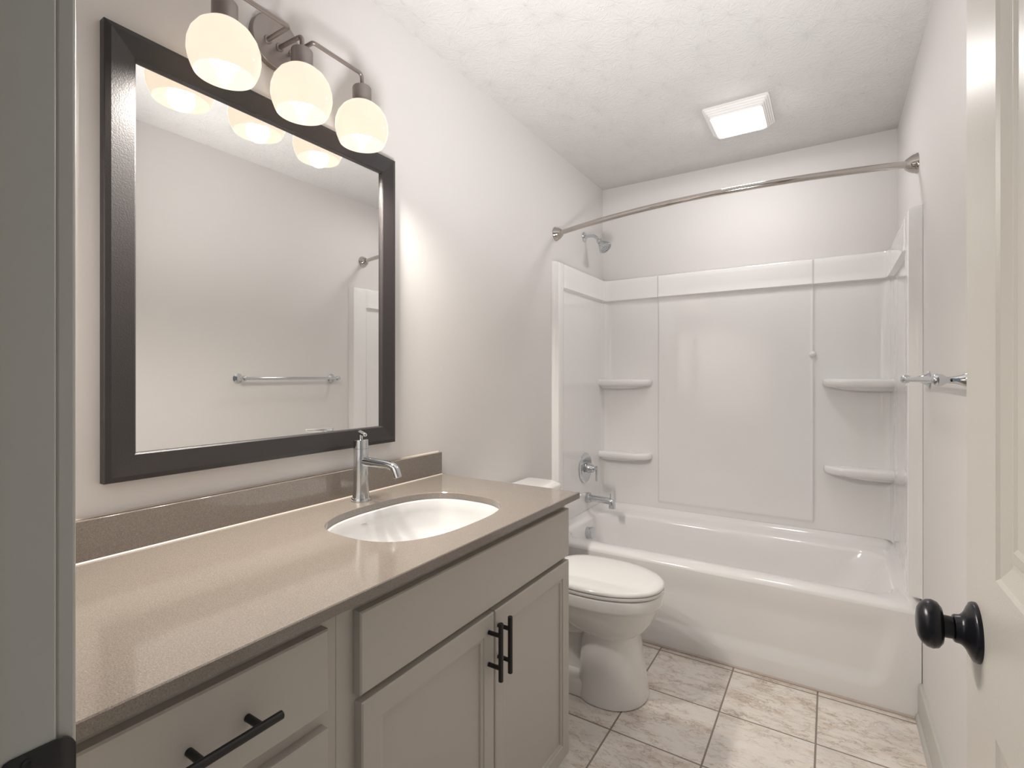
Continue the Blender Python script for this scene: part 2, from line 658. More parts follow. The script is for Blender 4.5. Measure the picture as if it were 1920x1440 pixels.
top = []
for d in (0.0021, 0.0001):
    up = [strike_pt(y, half_h(y), d) for y in ys]
    lo = [strike_pt(y, -half_h(y), d) for y in ys]
    top.append([up, lo])
vv = [[[bm.verts.new(p) for p in side] for side in layer] for layer in top]
for layer in vv:
    for k in range(len(ys) - 1):
        bm.faces.new((layer[0][k], layer[0][k + 1], layer[1][k + 1], layer[1][k]))
for side in (0, 1):
    for k in range(len(ys) - 1):
        bm.faces.new((vv[0][side][k], vv[0][side][k + 1], vv[1][side][k + 1], vv[1][side][k]))
for k in (0, -1):
    bm.faces.new((vv[0][0][k], vv[0][1][k], vv[1][1][k], vv[1][0][k]))
sp_ = empty('strike_plate', (JL, 0.131, zc - 0.0285), 'black metal strike plate screwed to the left door jamb', 'strike plate')
obj('plate', bm, M['black'], sp_, smooth=40, bevel=0.0007)
for dz in (0.0205, -0.0205):
    bm = bmesh.new()
    lathe(bm, (JL + 0.0018, 0.1285, zc + dz), (1, 0, 0), [(0, 0.0036), (0.0007, 0.0036), (0.0010, 0.0030), (0.0006, 0.0012), (0.0003, 0.0)], 16)
    obj('screw', bm, M['bronze'], sp_)
bm = bmesh.new()
pts = rrect(0.121, 0.139, zc - 0.0125, zc + 0.0125, 0.004, 4)
loft(bm, [[(JL + 0.0022, a, b) for a, b in pts], [(JL + 0.0005, a, b) for a, b in pts]])
obj('latch_hole', bm, M['dark_gap'], sp_)

# ------------------------------------------------------------------ vanity cabinets
FX, OX = -0.710, -0.690          # face frame plane, front of the doors
CZ0, CZ1 = 0.047, 0.8440


def cab_body(bm, y0, y1):
    box(bm, XL + 0.004, FX, y0, y1, CZ0, CZ1)
    box(bm, XL + 0.004, FX - 0.06, y0 + 0.002, y1 - 0.002, 0.0, CZ0)


def bar_pull(parent, c, vertical):
    """black bar pull; c = centre of the bar"""
    c = Vector(c)
    d = Vector((0, 0, 1)) if vertical else Vector((0, 1, 0))
    bm = bmesh.new()
    lathe(bm, c - d * 0.0685, d, [(0, 0.0052), (0.0008, 0.0060), (0.1362, 0.0060), (0.137, 0.0052)], 20)
    for s in (-1, 1):
        q = c + d * (0.0382 * s)
        lathe(bm, (OX, q.y, q.z), (1, 0, 0), [(0.0003, 0.0052), (c.x - OX, 0.0052)], 16)
    return obj('bar_pull', bm, M['black'], parent)


fmap = lambda a, b, d: Vector((OX + d, a, b))
# drawer unit
y0, y1 = 0.153, 0.5625
cab = empty('drawer_cabinet', ((XL + FX) / 2, (y0 + y1) / 2, 0), 'grey vanity drawer unit with a long black bar pull, beside the left door frame', 'cabinet')
bm = bmesh.new()
cab_body(bm, y0, y1)
obj('body', bm, M['cabinet'], cab)
for z0, z1 in ((0.682, 0.817), (0.372, 0.654), (0.060, 0.344)):
    bm = bmesh.new()
    panel_slab(bm, fmap, 0.186, 0.534, z0, z1, 0.0198, [], [], cham=0.0028)
    dr = obj('drawer_front', bm, M['cabinet'], cab, smooth=0)
    bar_pull(dr, (OX + 0.035, 0.360, (z0 + z1) / 2 if z1 > 0.7 else z1 - 0.07), False)

# sink unit
y0, y1 = 0.5632, 1.437
cab = empty('sink_cabinet', ((XL + FX) / 2, (y0 + y1) / 2, 0), 'grey vanity cabinet under the sink with two panelled doors and upright black pulls', 'cabinet')
bm = bmesh.new()
box(bm, XL + 0.004, FX, y0, y0 + 0.018, CZ0, CZ1)
box(bm, XL + 0.004, FX, y1 - 0.018, y1, CZ0, CZ1)
box(bm, XL + 0.004, FX - 0.02, y0 + 0.018, y1 - 0.018, CZ0, CZ0 + 0.018)
box(bm, FX - 0.02, FX, y0 + 0.018, y1 - 0.018, CZ0, CZ1)
box(bm, XL + 0.004, FX - 0.06, y0 + 0.002, y1 - 0.002, 0.0, CZ0)
obj('body', bm, M['cabinet'], cab)
bm = bmesh.new()
panel_slab(bm, fmap, 0.600, 1.427, 0.670, 0.8165, 0.0198, [], [], cham=0.0028)
obj('false_front', bm, M['cabinet'], cab, smooth=0)
PROF = [(0, 0), (0.0015, -0.0030), (0.010, -0.0042), (0.0115, -0.0085), (0.016, -0.0085)]
for a0, a1, py in ((0.603, 1.0125, 0.988), (1.0165, 1.427, 1.029)):
    bm = bmesh.new()
    panel_slab(bm, fmap, a0, a1, 0.052, 0.656, 0.0198, [(a0 + 0.042, a1 - 0.042, 0.096, 0.611)], PROF, cham=0.0028)
    d = obj('cabinet_door', bm, M['cabinet'], cab, smooth=0)
    bar_pull(d, (OX + 0.035, py, 0.578), True)

# ------------------------------------------------------------------ countertop, backsplash, sink
CT = 0.8645
SX, SY, SA, SB, SE = -0.929, 1.005, 0.178, 0.239, 2.7
cx0, cx1, cy0, cy1 = XL + 0.003, -0.667, 0.1485, 1.456
bm = bmesh.new()
hole = superell(SX, SY, SA, SB, SE, 96)


def to_edge(px, py):
    """from the hole centre through (px, py) to the border of the slab"""
    dx, dy = px - SX, py - SY
    k = 1e9
    if dx > 1e-9:
        k = min(k, (cx1 - SX) / dx)
    if dx < -1e-9:
        k = min(k, (cx0 - SX) / dx)
    if dy > 1e-9:
        k = min(k, (cy1 - SY) / dy)
    if dy < -1e-9:
        k = min(k, (cy0 - SY) / dy)
    return SX + dx * k, SY + dy * k


edge_pts = [to_edge(*q) for q in hole]
# snap the nearest ray to each corner so that the slab keeps square corners
for c in ((cx0, cy0), (cx0, cy1), (cx1, cy0), (cx1, cy1)):
    j = min(range(len(edge_pts)), key=lambda i: (edge_pts[i][0] - c[0]) ** 2 + (edge_pts[i][1] - c[1]) ** 2)
    edge_pts[j] = c
tk = 0.0195
e = 0.0018
rings = [[(x, y, CT - tk) for x, y in superell(SX, SY, SA, SB, SE, 96)],
         [(x, y, CT - e) for x, y in superell(SX, SY, SA, SB, SE, 96)],
         [(x, y, CT) for x, y in superell(SX, SY, SA + e, SB + e, SE, 96)],
         [(min(x, cx1 - e), min(y, cy1 - e), CT) for x, y in edge_pts],
         [(x, y, CT - e) for x, y in edge_pts],
         [(x, y, CT - tk) for x, y in edge_pts]]
vr = loft(bm, rings, False, False)
join(bm, [vr[-1], vr[0]])
ct = obj('countertop', bm, M['quartz'], None, ((cx0 + cx1) / 2, (cy0 + cy1) / 2, CT - tk), 30)
tag(ct, 'glossy taupe speckled stone countertop spanning both vanity cabinets, cut out for the sink', 'countertop')

bm = bmesh.new()
box(bm, XL + 0.001, XL + 0.020, 0.1485, 1.452, CT + 0.0006, 0.947)
bs = obj('backsplash', bm, M['quartz'], None, (XL + 0.01, 0.8, CT), 30, 0.0012)
bm = bmesh.new()
loft(bm, [[(XL + 0.0195, y, CT + 0.0003), (XL + 0.0228, y, CT + 0.0003), (XL + 0.0217, y, CT + 0.0016), (XL + 0.0198, y, CT + 0.0030)] for y in (0.1485, 1.452)])
obj('caulk_bead', bm, M['pale_caulk'], bs)
bm = bmesh.new()
loft(bm, [[(XL + 0.0005, y, 0.9465), (XL + 0.0045, y, 0.9471), (XL + 0.0025, y, 0.9492), (XL + 0.0005, y, 0.9502)] for y in (0.1485, 1.452)])
obj('caulk_bead', bm, M['pale_caulk'], bs)
tag(bs, 'low dark taupe stone strip standing on the countertop against the mirror wall', 'backsplash')

sink = empty('sink', (SX, SY, 0.70), 'white oval undermount basin set into the taupe countertop', 'sink')
bm = bmesh.new()
prof = [(0.012, CT - tk - 0.0006), (-0.004, CT - tk - 0.0010), (-0.0065, CT - tk - 0.004), (-0.010, CT - 0.05), (-0.020, CT - 0.09), (-0.042, CT - 0.123), (-0.075, CT - 0.140), (-0.125, CT - 0.148), (-0.155, CT - 0.151)]
rings = []
for off, z in prof:
    rings.append([(x, y, z) for x, y in superell(SX, SY, SA + off, SB + off * 1.2, SE if off > -0.06 else 2.2, 96)])
back = []
for off, z in prof[::-1]:
    o2 = off + 0.010 if off < 0.01 else off
    back.append([(x, y, z - 0.010) for x, y in superell(SX, SY, SA + o2, SB + o2 * 1.2, SE if off > -0.06 else 2.2, 96)])
loft(bm, rings + back, False, False)
bmesh.ops.remove_doubles(bm, verts=bm.verts[:], dist=1e-6)
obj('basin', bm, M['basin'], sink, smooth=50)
bm = bmesh.new()
lathe(bm, (SX, SY, CT - 0.1535), (0, 0, 1), [(-0.02, 0.024), (0.0, 0.031), (0.0035, 0.030), (0.0035, 0.022), (0.001, 0.021), (0.001, 0.017), (0.006, 0.016), (0.007, 0.0)], 32)
obj('drain', bm, M['chrome'], sink)
# faint maker's mark printed on the back slope of the basin
bm = bmesh.new()
for k in range(6):
    yy = 0.938 + k * 0.0062
    for zz, w in ((CT - 0.0475, 0.0042), (CT - 0.0452, 0.0042)):
        xx = SX - SA + 0.0103
        box(bm, xx - 0.0012, xx + 0.0006, yy, yy + w, zz, zz + 0.0009)
obj('maker_mark', bm, M['sink_mark'], sink)

# ------------------------------------------------------------------ faucet
fx, fy = -1.165, 1.013
fa = empty('faucet', (fx, fy, CT), 'polished chrome single-lever basin faucet with a bent spout', 'faucet')
bm = bmesh.new()
lathe(bm, (fx, fy, CT + 0.0004), (0, 0, 1), [(0, 0.0280), (0.0060, 0.0280), (0.0080, 0.0270), (0.0085, 0.022)], 40)
obj('base_ring', bm, M['chrome'], fa)
bm = bmesh.new()
lathe(bm, (fx, fy, CT + 0.007), (0, 0, 1), [(0, 0.0248), (0.010, 0.0236), (0.028, 0.0222), (0.06, 0.0212), (0.146, 0.0210), (0.1466, 0.0198), (0.1480, 0.0198)], 40)
obj('body', bm, M['chrome'], fa)
bm = bmesh.new()
# cap cut on a slant toward the wall side
n = 40
rs = []
for zf, rr in ((lambda x: CT + 0.1550, 0.0210), (lambda x: CT + 0.1775 + 0.12 * (x), 0.0210), (lambda x: CT + 0.1782 + 0.12 * x, 0.0202)):
    rs.append([(fx + rr * math.cos(2 * math.pi * k / n), fy + rr * math.sin(2 * math.pi * k / n), zf(rr * math.cos(2 * math.pi * k / n))) for k in range(n)])
loft(bm, rs)
cap = obj('cap', bm, M['chrome'], fa)
bm = bmesh.new()
tube(bm, [(fx, fy, CT + 0.176), (fx, fy, CT + 0.196)], 0.0058, 16)
ax = Vector((math.cos(R(-32)), math.sin(R(-32)), 0.02)).normalized()     # lever swung toward the door
c0 = Vector((fx, fy, CT + 0.1985))
lathe(bm, c0 - ax * 0.014, ax, [(0, 0.0058), (0.001, 0.0068), (0.084, 0.0056), (0.085, 0.0048), (0.0842, 0.0035)], 20)
obj('lever', bm, M['chrome'], fa)
bm = bmesh.new()
path = smooth_path([(fx + 0.010, fy, CT + 0.1165), (fx + 0.07, fy, CT + 0.1150), (fx + 0.120, fy, CT + 0.1140), (fx + 0.139, fy, CT + 0.108), (fx + 0.150, fy, CT + 0.083)], 3)
tube(bm, path, lambda s_: 0.0132 - 0.0018 * s_, 20)
obj('spout', bm, M['chrome'], fa, smooth=50)

# ------------------------------------------------------------------ framed mirror
my0, my1, mz0, mz1 = 0.4145, 1.212, 1.0115, 1.9475
mr = empty('wall_mirror', (XL, (my0 + my1) / 2, mz0), 'large rectangular wall mirror in a dark espresso frame', 'mirror')
fp = [(0, 0.0005), (0, 0.0195), (0.0015, 0.0215), (0.011, 0.0240), (0.0125, 0.0238), (0.053, 0.0190), (0.056, 0.0165), (0.057, 0.0100), (0.057, 0.0005)]
corn = [(my0, mz0, 1, 1), (my1, mz0, -1, 1), (my1, mz1, -1, -1), (my0, mz1, 1, -1)]
for k in range(4):
    a, b = corn[k], corn[(k + 1) % 4]
    bm = bmesh.new()
    g = 0.0002
    loft(bm, [[Vector((XL + h, c[0] + c[2] * w, c[1] + c[3] * w)) for w, h in fp] for c in (a, b)])
    obj('frame_rail', bm, M['frame'], mr, smooth=15)
bm = bmesh.new()
box(bm, XL + 0.002, XL + 0.0090, my0 + 0.050, my1 - 0.050, mz0 + 0.050, mz1 - 0.050)
obj('mirror_glass', bm, M['mirror'], mr, smooth=0)

# ------------------------------------------------------------------ vanity light
LX = -1.140
LY = (0.606, 0.800, 0.995)
vl = empty('vanity_light', (XL, 0.80, 2.04), 'three-globe pewter vanity light with glowing opal glass shades above the mirror', 'wall light')
bm = bmesh.new()
lathe(bm, (XL + 0.0005, 0.790, 2.108), (1, 0, 0), [(0, 0.0685), (0.016, 0.0685), (0.0175, 0.067), (0.0178, 0.0655)], 56)
obj('back_plate', bm, M['pewter'], vl)
AZ = 2.100
arms = ([(XL + 0.016, 0.763, 2.100), (LX - 0.012, 0.763, 2.100), (LX, 0.763, 2.100), (LX, 0.745, 2.100), (LX, 0.632, 2.100), (LX, LY[0], 2.100), (LX, LY[0], 2.07), (LX, LY[0], 2.058)],
        [(XL + 0.016, LY[1] - 0.004, 2.098), (LX - 0.024, LY[1] - 0.002, 2.098), (LX, LY[1], 2.098), (LX, LY[1], 2.076), (LX, LY[1], 2.058)],
        [(XL + 0.016, 0.833, 2.100), (LX - 0.012, 0.833, 2.100), (LX, 0.833, 2.100), (LX, 0.851, 2.100), (LX, 0.968, 2.100), (LX, LY[2], 2.100), (LX, LY[2], 2.07), (LX, LY[2], 2.058)])
for a in arms:
    bm = bmesh.new()
    tube(bm, smooth_path(a, 3), 0.0055, 16)
    lathe(bm, a[0], (1, 0, 0), [(0.001, 0.0105), (0.004, 0.0105), (0.005, 0.0095)], 20)
    obj('arm', bm, M['pewter'], vl, smooth=50)
for y in LY:
    bm = bmesh.new()
    lathe(bm, (LX, y, 2.012), (0, 0, 1), [(0, 0.0265), (0.046, 0.0265), (0.0495, 0.0245), (0.0505, 0.020)], 36)
    obj('socket', bm, M['pewter'], vl)
    bm = bmesh.new()
    pr = [(2.016, 0.027), (2.010, 0.040), (1.998, 0.0545), (1.980, 0.0665), (1.960, 0.0728), (1.940, 0.0738), (1.922, 0.0705), (1.906, 0.0645), (1.899, 0.0610)]
    lathe(bm, (LX, y, 0), (0, 0, 1), pr + [(1.8992, 0.0590), (1.9065, 0.0622)] + [(z + 0.0005, r - 0.0028) for z, r in pr[-3:0:-1]], 56, False, False)
    obj('glass_shade', bm, M['shade'], vl, smooth=60)
    bm = bmesh.new()
    lathe(bm, (LX, y, 0), (0, 0, 1), [(1.9085, 0.0), (1.910, 0.011), (1.914, 0.0195), (1.921, 0.0265), (1.931, 0.0300), (1.942, 0.0295), (1.955, 0.0240), (1.975, 0.0160), (2.005, 0.0140), (2.012, 0.0)], 32)
    obj('bulb', bm, M['bulb'], vl, smooth=60)
    ld = bpy.data.lights.new('bulb_light', 'SPOT')        # the bulb's own light, thrown down through the open shade
    ld.energy = 28.0
    ld.color = (1.0, 0.945, 0.87)
    ld.spot_size = R(165)
    ld.spot_blend = 0.6
    ld.shadow_soft_size = 0.03
    lo = bpy.data.objects.new('bulb_light', ld)
    link(lo)
    lo.parent = vl
    lo.location = Vector((LX, y, 1.905)) - WORLD[vl.name]

# ------------------------------------------------------------------ ceiling fan light
cl = empty('ceiling_fan_light', (-0.36, 2.52, ZC), 'square white stepped ceiling fan light with a bright lens', 'ceiling light')
ox0, ox1, oy0, oy1 = -0.492, -0.218, 2.386, 2.680
bm = bmesh.new()
rings = []
steps = [(0.0, 0.0005), (0.0, 0.007), (0.006, 0.0085), (0.008, 0.0145), (0.013, 0.016), (0.015, 0.0225), (0.020, 0.024), (0.022, 0.031), (0.027, 0.0325), (0.029, 0.039), (0.034, 0.0400), (0.038, 0.040)]
for i, dz in steps:
    rings.append([(x, y, ZC - dz) for x, y in rrect(ox0 + i, ox1 - i, oy0 + i, oy1 - i, 0.012, 5)])
rings.append([(x, y, ZC - 0.036) for x, y in rrect(ox0 + 0.038, ox1 - 0.038, oy0 + 0.038, oy1 - 0.038, 0.012, 5)])
loft(bm, rings)
obj('grille', bm, M['fan_white'], cl, smooth=25)
bm = bmesh.new()
rings = []
for i, dz in ((0.0375, 0.038), (0.0375, 0.043), (0.040, 0.0475), (0.045, 0.049)):
    rings.append([(x, y, ZC - dz) for x, y in rrect(ox0 + i, ox1 - i, oy0 + i, oy1 - i - 0.02, 0.016, 6)])
loft(bm, rings)
obj('lens', bm, M['lens'], cl, smooth=40)

# ------------------------------------------------------------------ bathtub
tub = empty('bathtub', ((XL + XR) / 2, 2.67, 0), 'white alcove bathtub with a plain apron under the glossy surround', 'bathtub')
bm = bmesh.new()
TX0, TX1, TY0, TY1 = XL + 0.002, XR - 0.002, TUB_Y, YB - 0.024
NN = 10


def zmix(x, y, front, other):
    return front + (other - front) * sstep(TUB_Y + 0.004, TUB_Y + 0.055, y)


def ring(x0, x1, y0, y1, r, zf, zo):
    p = rrect(x0, x1, y0, y1, r, NN)
    m = NN + 1
    ts_ = (0.010, 0.022, 0.036, 0.052, 0.072, 0.10, 0.16, 0.30, 0.55)

    def run(a, b, tt):
        return [(a[0] + (b[0] - a[0]) * t_, a[1] + (b[1] - a[1]) * t_) for t_ in tt]
    # extra points down the two short sides, close together at the front where the upstand begins
    pts_ = p[:2 * m] + run(p[2 * m], p[2 * m - 1], ts_)[::-1] + p[2 * m:] + run(p[4 * m - 1], p[0], ts_)
    return [(x, y, zmix(x, y, zf, zo)) for x, y in pts_]


rings = [ring(TX0, TX1, TY0, TY1, 0.003, 0.372, 0.4355),
         ring(TX0 + 0.014, TX1 - 0.010, TY0 + 0.002, TY1 - 0.003, 0.004, 0.381, 0.4362),
         ring(TX0 + 0.024, TX1 - 0.022, TY0 + 0.007, TY1 - 0.012, 0.008, 0.3865, 0.424),
         ring(TX0 + 0.030, TX1 - 0.030, TY0 + 0.016, TY1 - 0.024, 0.014, 0.3885, 0.4095),
         ring(TX0 + 0.036, TX1 - 0.037, TY0 + 0.030, TY1 - 0.040, 0.026, 0.3890, 0.4040),
         ring(TX0 + 0.046, TX1 - 0.052, TY0 + 0.074, TY1 - 0.105, 0.11, 0.3885, 0.3985),
         ring(TX0 + 0.052, TX1 - 0.060, TY0 + 0.082, TY1 - 0.115, 0.115, 0.3850, 0.3940),
         ring(TX0 + 0.056, TX1 - 0.068, TY0 + 0.088, TY1 - 0.121, 0.118, 0.3750, 0.3830),
         ring(TX0 + 0.062, TX1 - 0.105, TY0 + 0.096, TY1 - 0.128, 0.122, 0.31, 0.31),
         ring(TX0 + 0.085, TX1 - 0.195, TY0 + 0.112, TY1 - 0.142, 0.130, 0.17, 0.17),
         ring(TX0 + 0.100, TX1 - 0.250, TY0 + 0.125, TY1 - 0.155, 0.140, 0.105, 0.105),
         ring(TX0 + 0.125, TX1 - 0.295, TY0 + 0.148, TY1 - 0.178, 0.140, 0.078, 0.078),
         ring(TX0 + 0.170, TX1 - 0.350, TY0 + 0.190, TY1 - 0.220, 0.110, 0.070, 0.070)]
loft(bm, rings, False, True)
# the apron: shallow recessed field with a soft lower edge
xs = frange(TX0, XL + 0.3, 14) + frange(XL + 0.3, XR - 0.32, 24)[1:] + frange(XR - 0.32, TX1, 60)[1:]
zs = frange(0.0, 0.16, 46) + frange(0.16, 0.372, 34)[1:]
px0, px1, pz0, pz1, pr = XL + 0.06, XR - 0.062, 0.066, 0.60, 0.07
grid = []
for z in zs:
    row = []
    for x in xs:
        px1z = px1 - 0.055 * (1 - min(1, z / 0.30))
        cx, cz, hx, hz = (px0 + px1z) / 2, (pz0 + pz1) / 2, (px1z - px0) / 2 - pr, (pz1 - pz0) / 2 - pr
        qx, qz = abs(x - cx) - hx, abs(z - cz) - hz
        sd = math.hypot(max(qx, 0), max(qz, 0)) + min(max(qx, qz), 0) - pr
        row.append(bm.verts.new((x, TUB_Y + 0.012 * (1 - sstep(-0.060, 0.004, sd)) * (1 - sstep(0.25, 0.365, z)), z)))
    grid.append(row)
for r0, r1 in zip(grid[:-1], grid[1:]):
    for k in range(len(xs) - 1):
        bm.faces.new((r0[k], r0[k + 1], r1[k + 1], r1[k]))
obj('tub_shell', bm, M['white_gloss'], tub, smooth=50)
bm = bmesh.new()
ov = Vector((TX0 + 0.068, 2.690, 0.330))
lathe(bm, ov, (1, 0, 0.10), [(-0.010, 0.033), (0.020, 0.033), (0.026, 0.0345), (0.030, 0.0335), (0.031, 0.031)], 40)
obj('overflow_cover', bm, M['chrome'], tub)
bm = bmesh.new()
lathe(bm, (TX0 + 0.30, 2.67, 0.0705), (0, 0, 1), [(0, 0.035), (0.003, 0.034), (0.004, 0.02), (0.010, 0.019), (0.011, 0)], 32)
obj('drain', bm, M['chrome'], tub)

# ------------------------------------------------------------------ tub surround: three glossy wall panels
su = empty('shower_surround', ((XL + XR) / 2, YB, 0.44), 'glossy white three-panel tub surround with moulded corner shelves', 'tub surround')
SZ0, SZ1, BZ = 0.437, 1.842, 1.704
SLX, SRX, SBY = XL + 0.020, XR - 0.024, YB - 0.028      # lower faces of the left, right and back panels
zlist = [SZ0, SZ0 + 0.004] + frange(0.455, 0.500, 9) + frange(0.52, BZ - 0.035, 14) + frange(BZ - 0.025, BZ + 0.012, 12) + frange(BZ + 0.03, SZ1 - 0.012, 5) + [SZ1 - 0.006, SZ1 - 0.002, SZ1]


def band(z, h=0.016):
    return h * sstep(BZ - 0.003, BZ + 0.006, z) * (1.0 + 0.30 * (1 - sstep(BZ + 0.004, BZ + 0.03, z)))


def topround(z):
    return 1 - 0.8 * sstep(SZ1 - 0.010, SZ1, z) ** 2


def sheet(cols, zs_, back_off):
    """cols: list of functions z -> (x, y); closed on top and at the ends toward the wall by back_off(x, y)"""
    bm = bmesh.new()
    g = [[bm.verts.new((*c(z), z)) for c in cols] for z in zs_]
    for r0, r1 in zip(g[:-1], g[1:]):
        for k in range(len(cols) - 1):
            bm.faces.new((r0[k], r0[k + 1], r1[k + 1], r1[k]))
    bk = [[bm.verts.new((*back_off(*c(z)), z)) for c in cols] for z in (zs_[0], zs_[-1])]
    for row, gb in ((g[0], bk[0]), (g[-1], bk[1])):
        for k in range(len(cols) - 1):
            bm.faces.new((row[k], row[k + 1], gb[k + 1], gb[k]))
    for k in (0, -1):
        bm.faces.new([r[k] for r in g] + [bk[1][k], bk[0][k]])
    for k in range(len(cols) - 1):
        bm.faces.new((bk[0][k], bk[0][k + 1], bk[1][k + 1], bk[1][k]))
    return bm


# left panel: flange at the front edge, then the sunk field under the top band
def lcol(y):
    def f(z):
        fl = 0.018 * (1 - sstep(2.432, 2.452, y)) * sstep(2.368, 2.378, y)
        b = band(z) * sstep(2.432, 2.455, y)
        fil = 0.0
        if y > 2.985:
            fil = 0.012 * sstep(2.985, 3.045, y)
        return (XL + 0.001 + (SLX - XL - 0.001) * sstep(2.366, 2.376, y) + (fl + b) * topround(z) + fil, y)
    return f


ylist = [2.366, 2.369, 2.372, 2.376, 2.380, 2.40, 2.428, 2.434, 2.438, 2.442, 2.446, 2.450, 2.456, 2.47, 2.6, 2.75, 2.9, 2.985, 3.0, 3.015, 3.03, 3.044]
obj('left_panel', sheet([lcol(y) for y in ylist], zlist, lambda x, y: (XL + 0.0006, y)), M['surround'], su, smooth=45)


def rcol(y):
    def f(z):
        fl = 0.016 * (1 - sstep(2.405, 2.425, y)) * sstep(2.292, 2.304, y)
        b = band(z) * sstep(2.405, 2.43, y)
        fil = 0.012 * sstep(2.985, 3.045, y)
        return (XR - 0.001 - (XR - 0.001 - SRX) * sstep(2.290, 2.302, y) - (fl + b) * topround(z) - fil, y)
    return f


ylist = [2.290, 2.293, 2.297, 2.302, 2.306, 2.35, 2.40, 2.407, 2.412, 2.417, 2.422, 2.428, 2.435, 2.46, 2.6, 2.75, 2.9, 2.985, 3.0, 3.015, 3.03, 3.044]
obj('right_panel', sheet([rcol(y) for y in ylist], zlist, lambda x, y: (XR - 0.0006, y)), M['surround'], su, smooth=45)

# back panel: two side columns, a slightly raised centre field, coved corners that lap the side panels
CX0, CX1 = -0.876, -0.072


def bcol(x):
    def f(z):
        cen = 0.009 * sstep(CX0 - 0.005, CX0 + 0.006, x) * (1 - sstep(CX1 - 0.006, CX1 + 0.005, x)) * sstep(0.466, 0.484, z)
        rib = 0.006 * math.exp(-((x - CX1) / 0.007) ** 2) * sstep(0.47, 0.50, z) * (1 - sstep(BZ - 0.02, BZ, z))
        cove = 0.0
        for wx in (SLX, SRX):
            d = abs(x - wx)
            if d < 0.055:
                k = 1 - d / 0.055
                cove = 0.050 * (1 - math.sqrt(max(0, 1 - k * k)))
        colm = 0.0
        b = band(z)
        return (x, SBY - (cen + rib + b + colm) * topround(z) - cove)
    return f


L0, L1 = SLX + 0.002, SRX - 0.002
xl = [L0, L0 + 0.003, L0 + 0.007, L0 + 0.013, L0 + 0.02, L0 + 0.03, L0 + 0.041, L0 + 0.053, L0 + 0.06] + frange(-1.1, CX0 - 0.02, 4) + frange(CX0 - 0.010, CX0 + 0.012, 10) + frange(CX0 + 0.03, CX1 - 0.04, 10) + frange(CX1 - 0.022, CX1 + 0.022, 22) + frange(CX1 + 0.04, L1 - 0.08, 4) + [L1 - k for k in (0.06, 0.053, 0.041, 0.03, 0.02, 0.013, 0.007, 0.003, 0.0)]
obj('back_panel', sheet([bcol(x) for x in xl], zlist, lambda x, y: (x, YB - 0.0006)), M['surround'], su, smooth=45)
bm = bmesh.new()
lathe(bm, (CX1 - 0.004, SBY - 0.002, 1.346), (0, -1, 0.05), [(0, 0.017), (0.012, 0.015), (0.020, 0.010), (0.023, 0.004), (0.0235, 0)], 20)
obj('washcloth_peg', bm, M['surround'], su, smooth=60)


def shelf(side, zt, length, depth):
    """half-rounded moulded shelf growing from the corner; side -1 left, +1 right"""
    wx = (SLX - 0.004) if side < 0 else (SRX + 0.004)
    def outline(dl, dd, n=14):
        L, D = length - dl, depth - dd
        pts = [(0, 0), (0, D)]
        r = min(L * 0.45, 0.12)
        pts += [(L * 0.2, D + 0.003), (L - r, D)]
        for k in range(1, n + 1):
            a = math.pi / 2 * k / n
            pts.append((L - r + r * math.sin(a), D * (math.cos(a) ** 0.75 if k < n else 0)))
        return [(wx - side * u, SBY + 0.004 - v) for u, v in pts]
    bm = bmesh.new()
    rings = []
    for dz, dl, dd in ((0.0, 0.012, 0.012), (-0.0015, 0.006, 0.006), (-0.006, 0.0015, 0.0015), (-0.014, 0, 0), (-0.026, 0.0, 0.0), (-0.034, 0.004, 0.003), (-0.039, 0.012, 0.010), (-0.043, 0.030, 0.024), (-0.052, 0.075, 0.040), (-0.060, 0.12, 0.055)):
        rings.append([(x, y, zt + dz) for x, y in outline(dl, dd)])
    loft(bm, rings)
    o = obj('shelf', bm, M['surround'], su, smooth=60)
    return o


for zt, lft, rgt in ((1.214, 0.318, 0.292), (0.776, 0.318, 0.288)):
    shelf(-1, zt if zt > 1 else 0.764, lft, 0.092)
    shelf(1, zt + 0.004 if zt > 1 else 0.778, rgt, 0.098)

# ------------------------------------------------------------------ shower rod, shower head, valve, spout
rod = empty('shower_curtain_rod', ((XL + XR) / 2, 2.41, 2.0), 'bowed polished curtain rod spanning the tub between round wall flanges', 'shower rod')
RZ0, RZ1, RY = 1.996, 2.031, 2.412
bm = bmesh.new()
pts = []
for k in range(49):
    s_ = k / 48
    x = XL + 0.02 + (XR - XL - 0.04) * s_
    pts.append((x, RY - 0.125 * math.sin(math.pi * s_) ** 0.85, RZ0 + (RZ1 - RZ0) * s_))
tube(bm, pts, lambda s_: 0.0128 if s_ < 0.42 else (0.0120 if s_ < 0.58 else 0.0128), 20)
obj('rod', bm, M['nickel'], rod, smooth=50)
for x, z, sg, dy in ((XL, RZ0, 1, 0), (XR, RZ1, -1, 0)):
    bm = bmesh.new()
    lathe(bm, (x + sg * 0.0008, RY + dy, z), (sg, -0.02, 0), [(0, 0.0375), (0.004, 0.0375), (0.007, 0.035), (0.016, 0.0325), (0.028, 0.026), (0.036, 0.0195), (0.039, 0.0165), (0.040, 0.0135)], 40)
    obj('flange', bm, M['nickel'], rod, smooth=40)

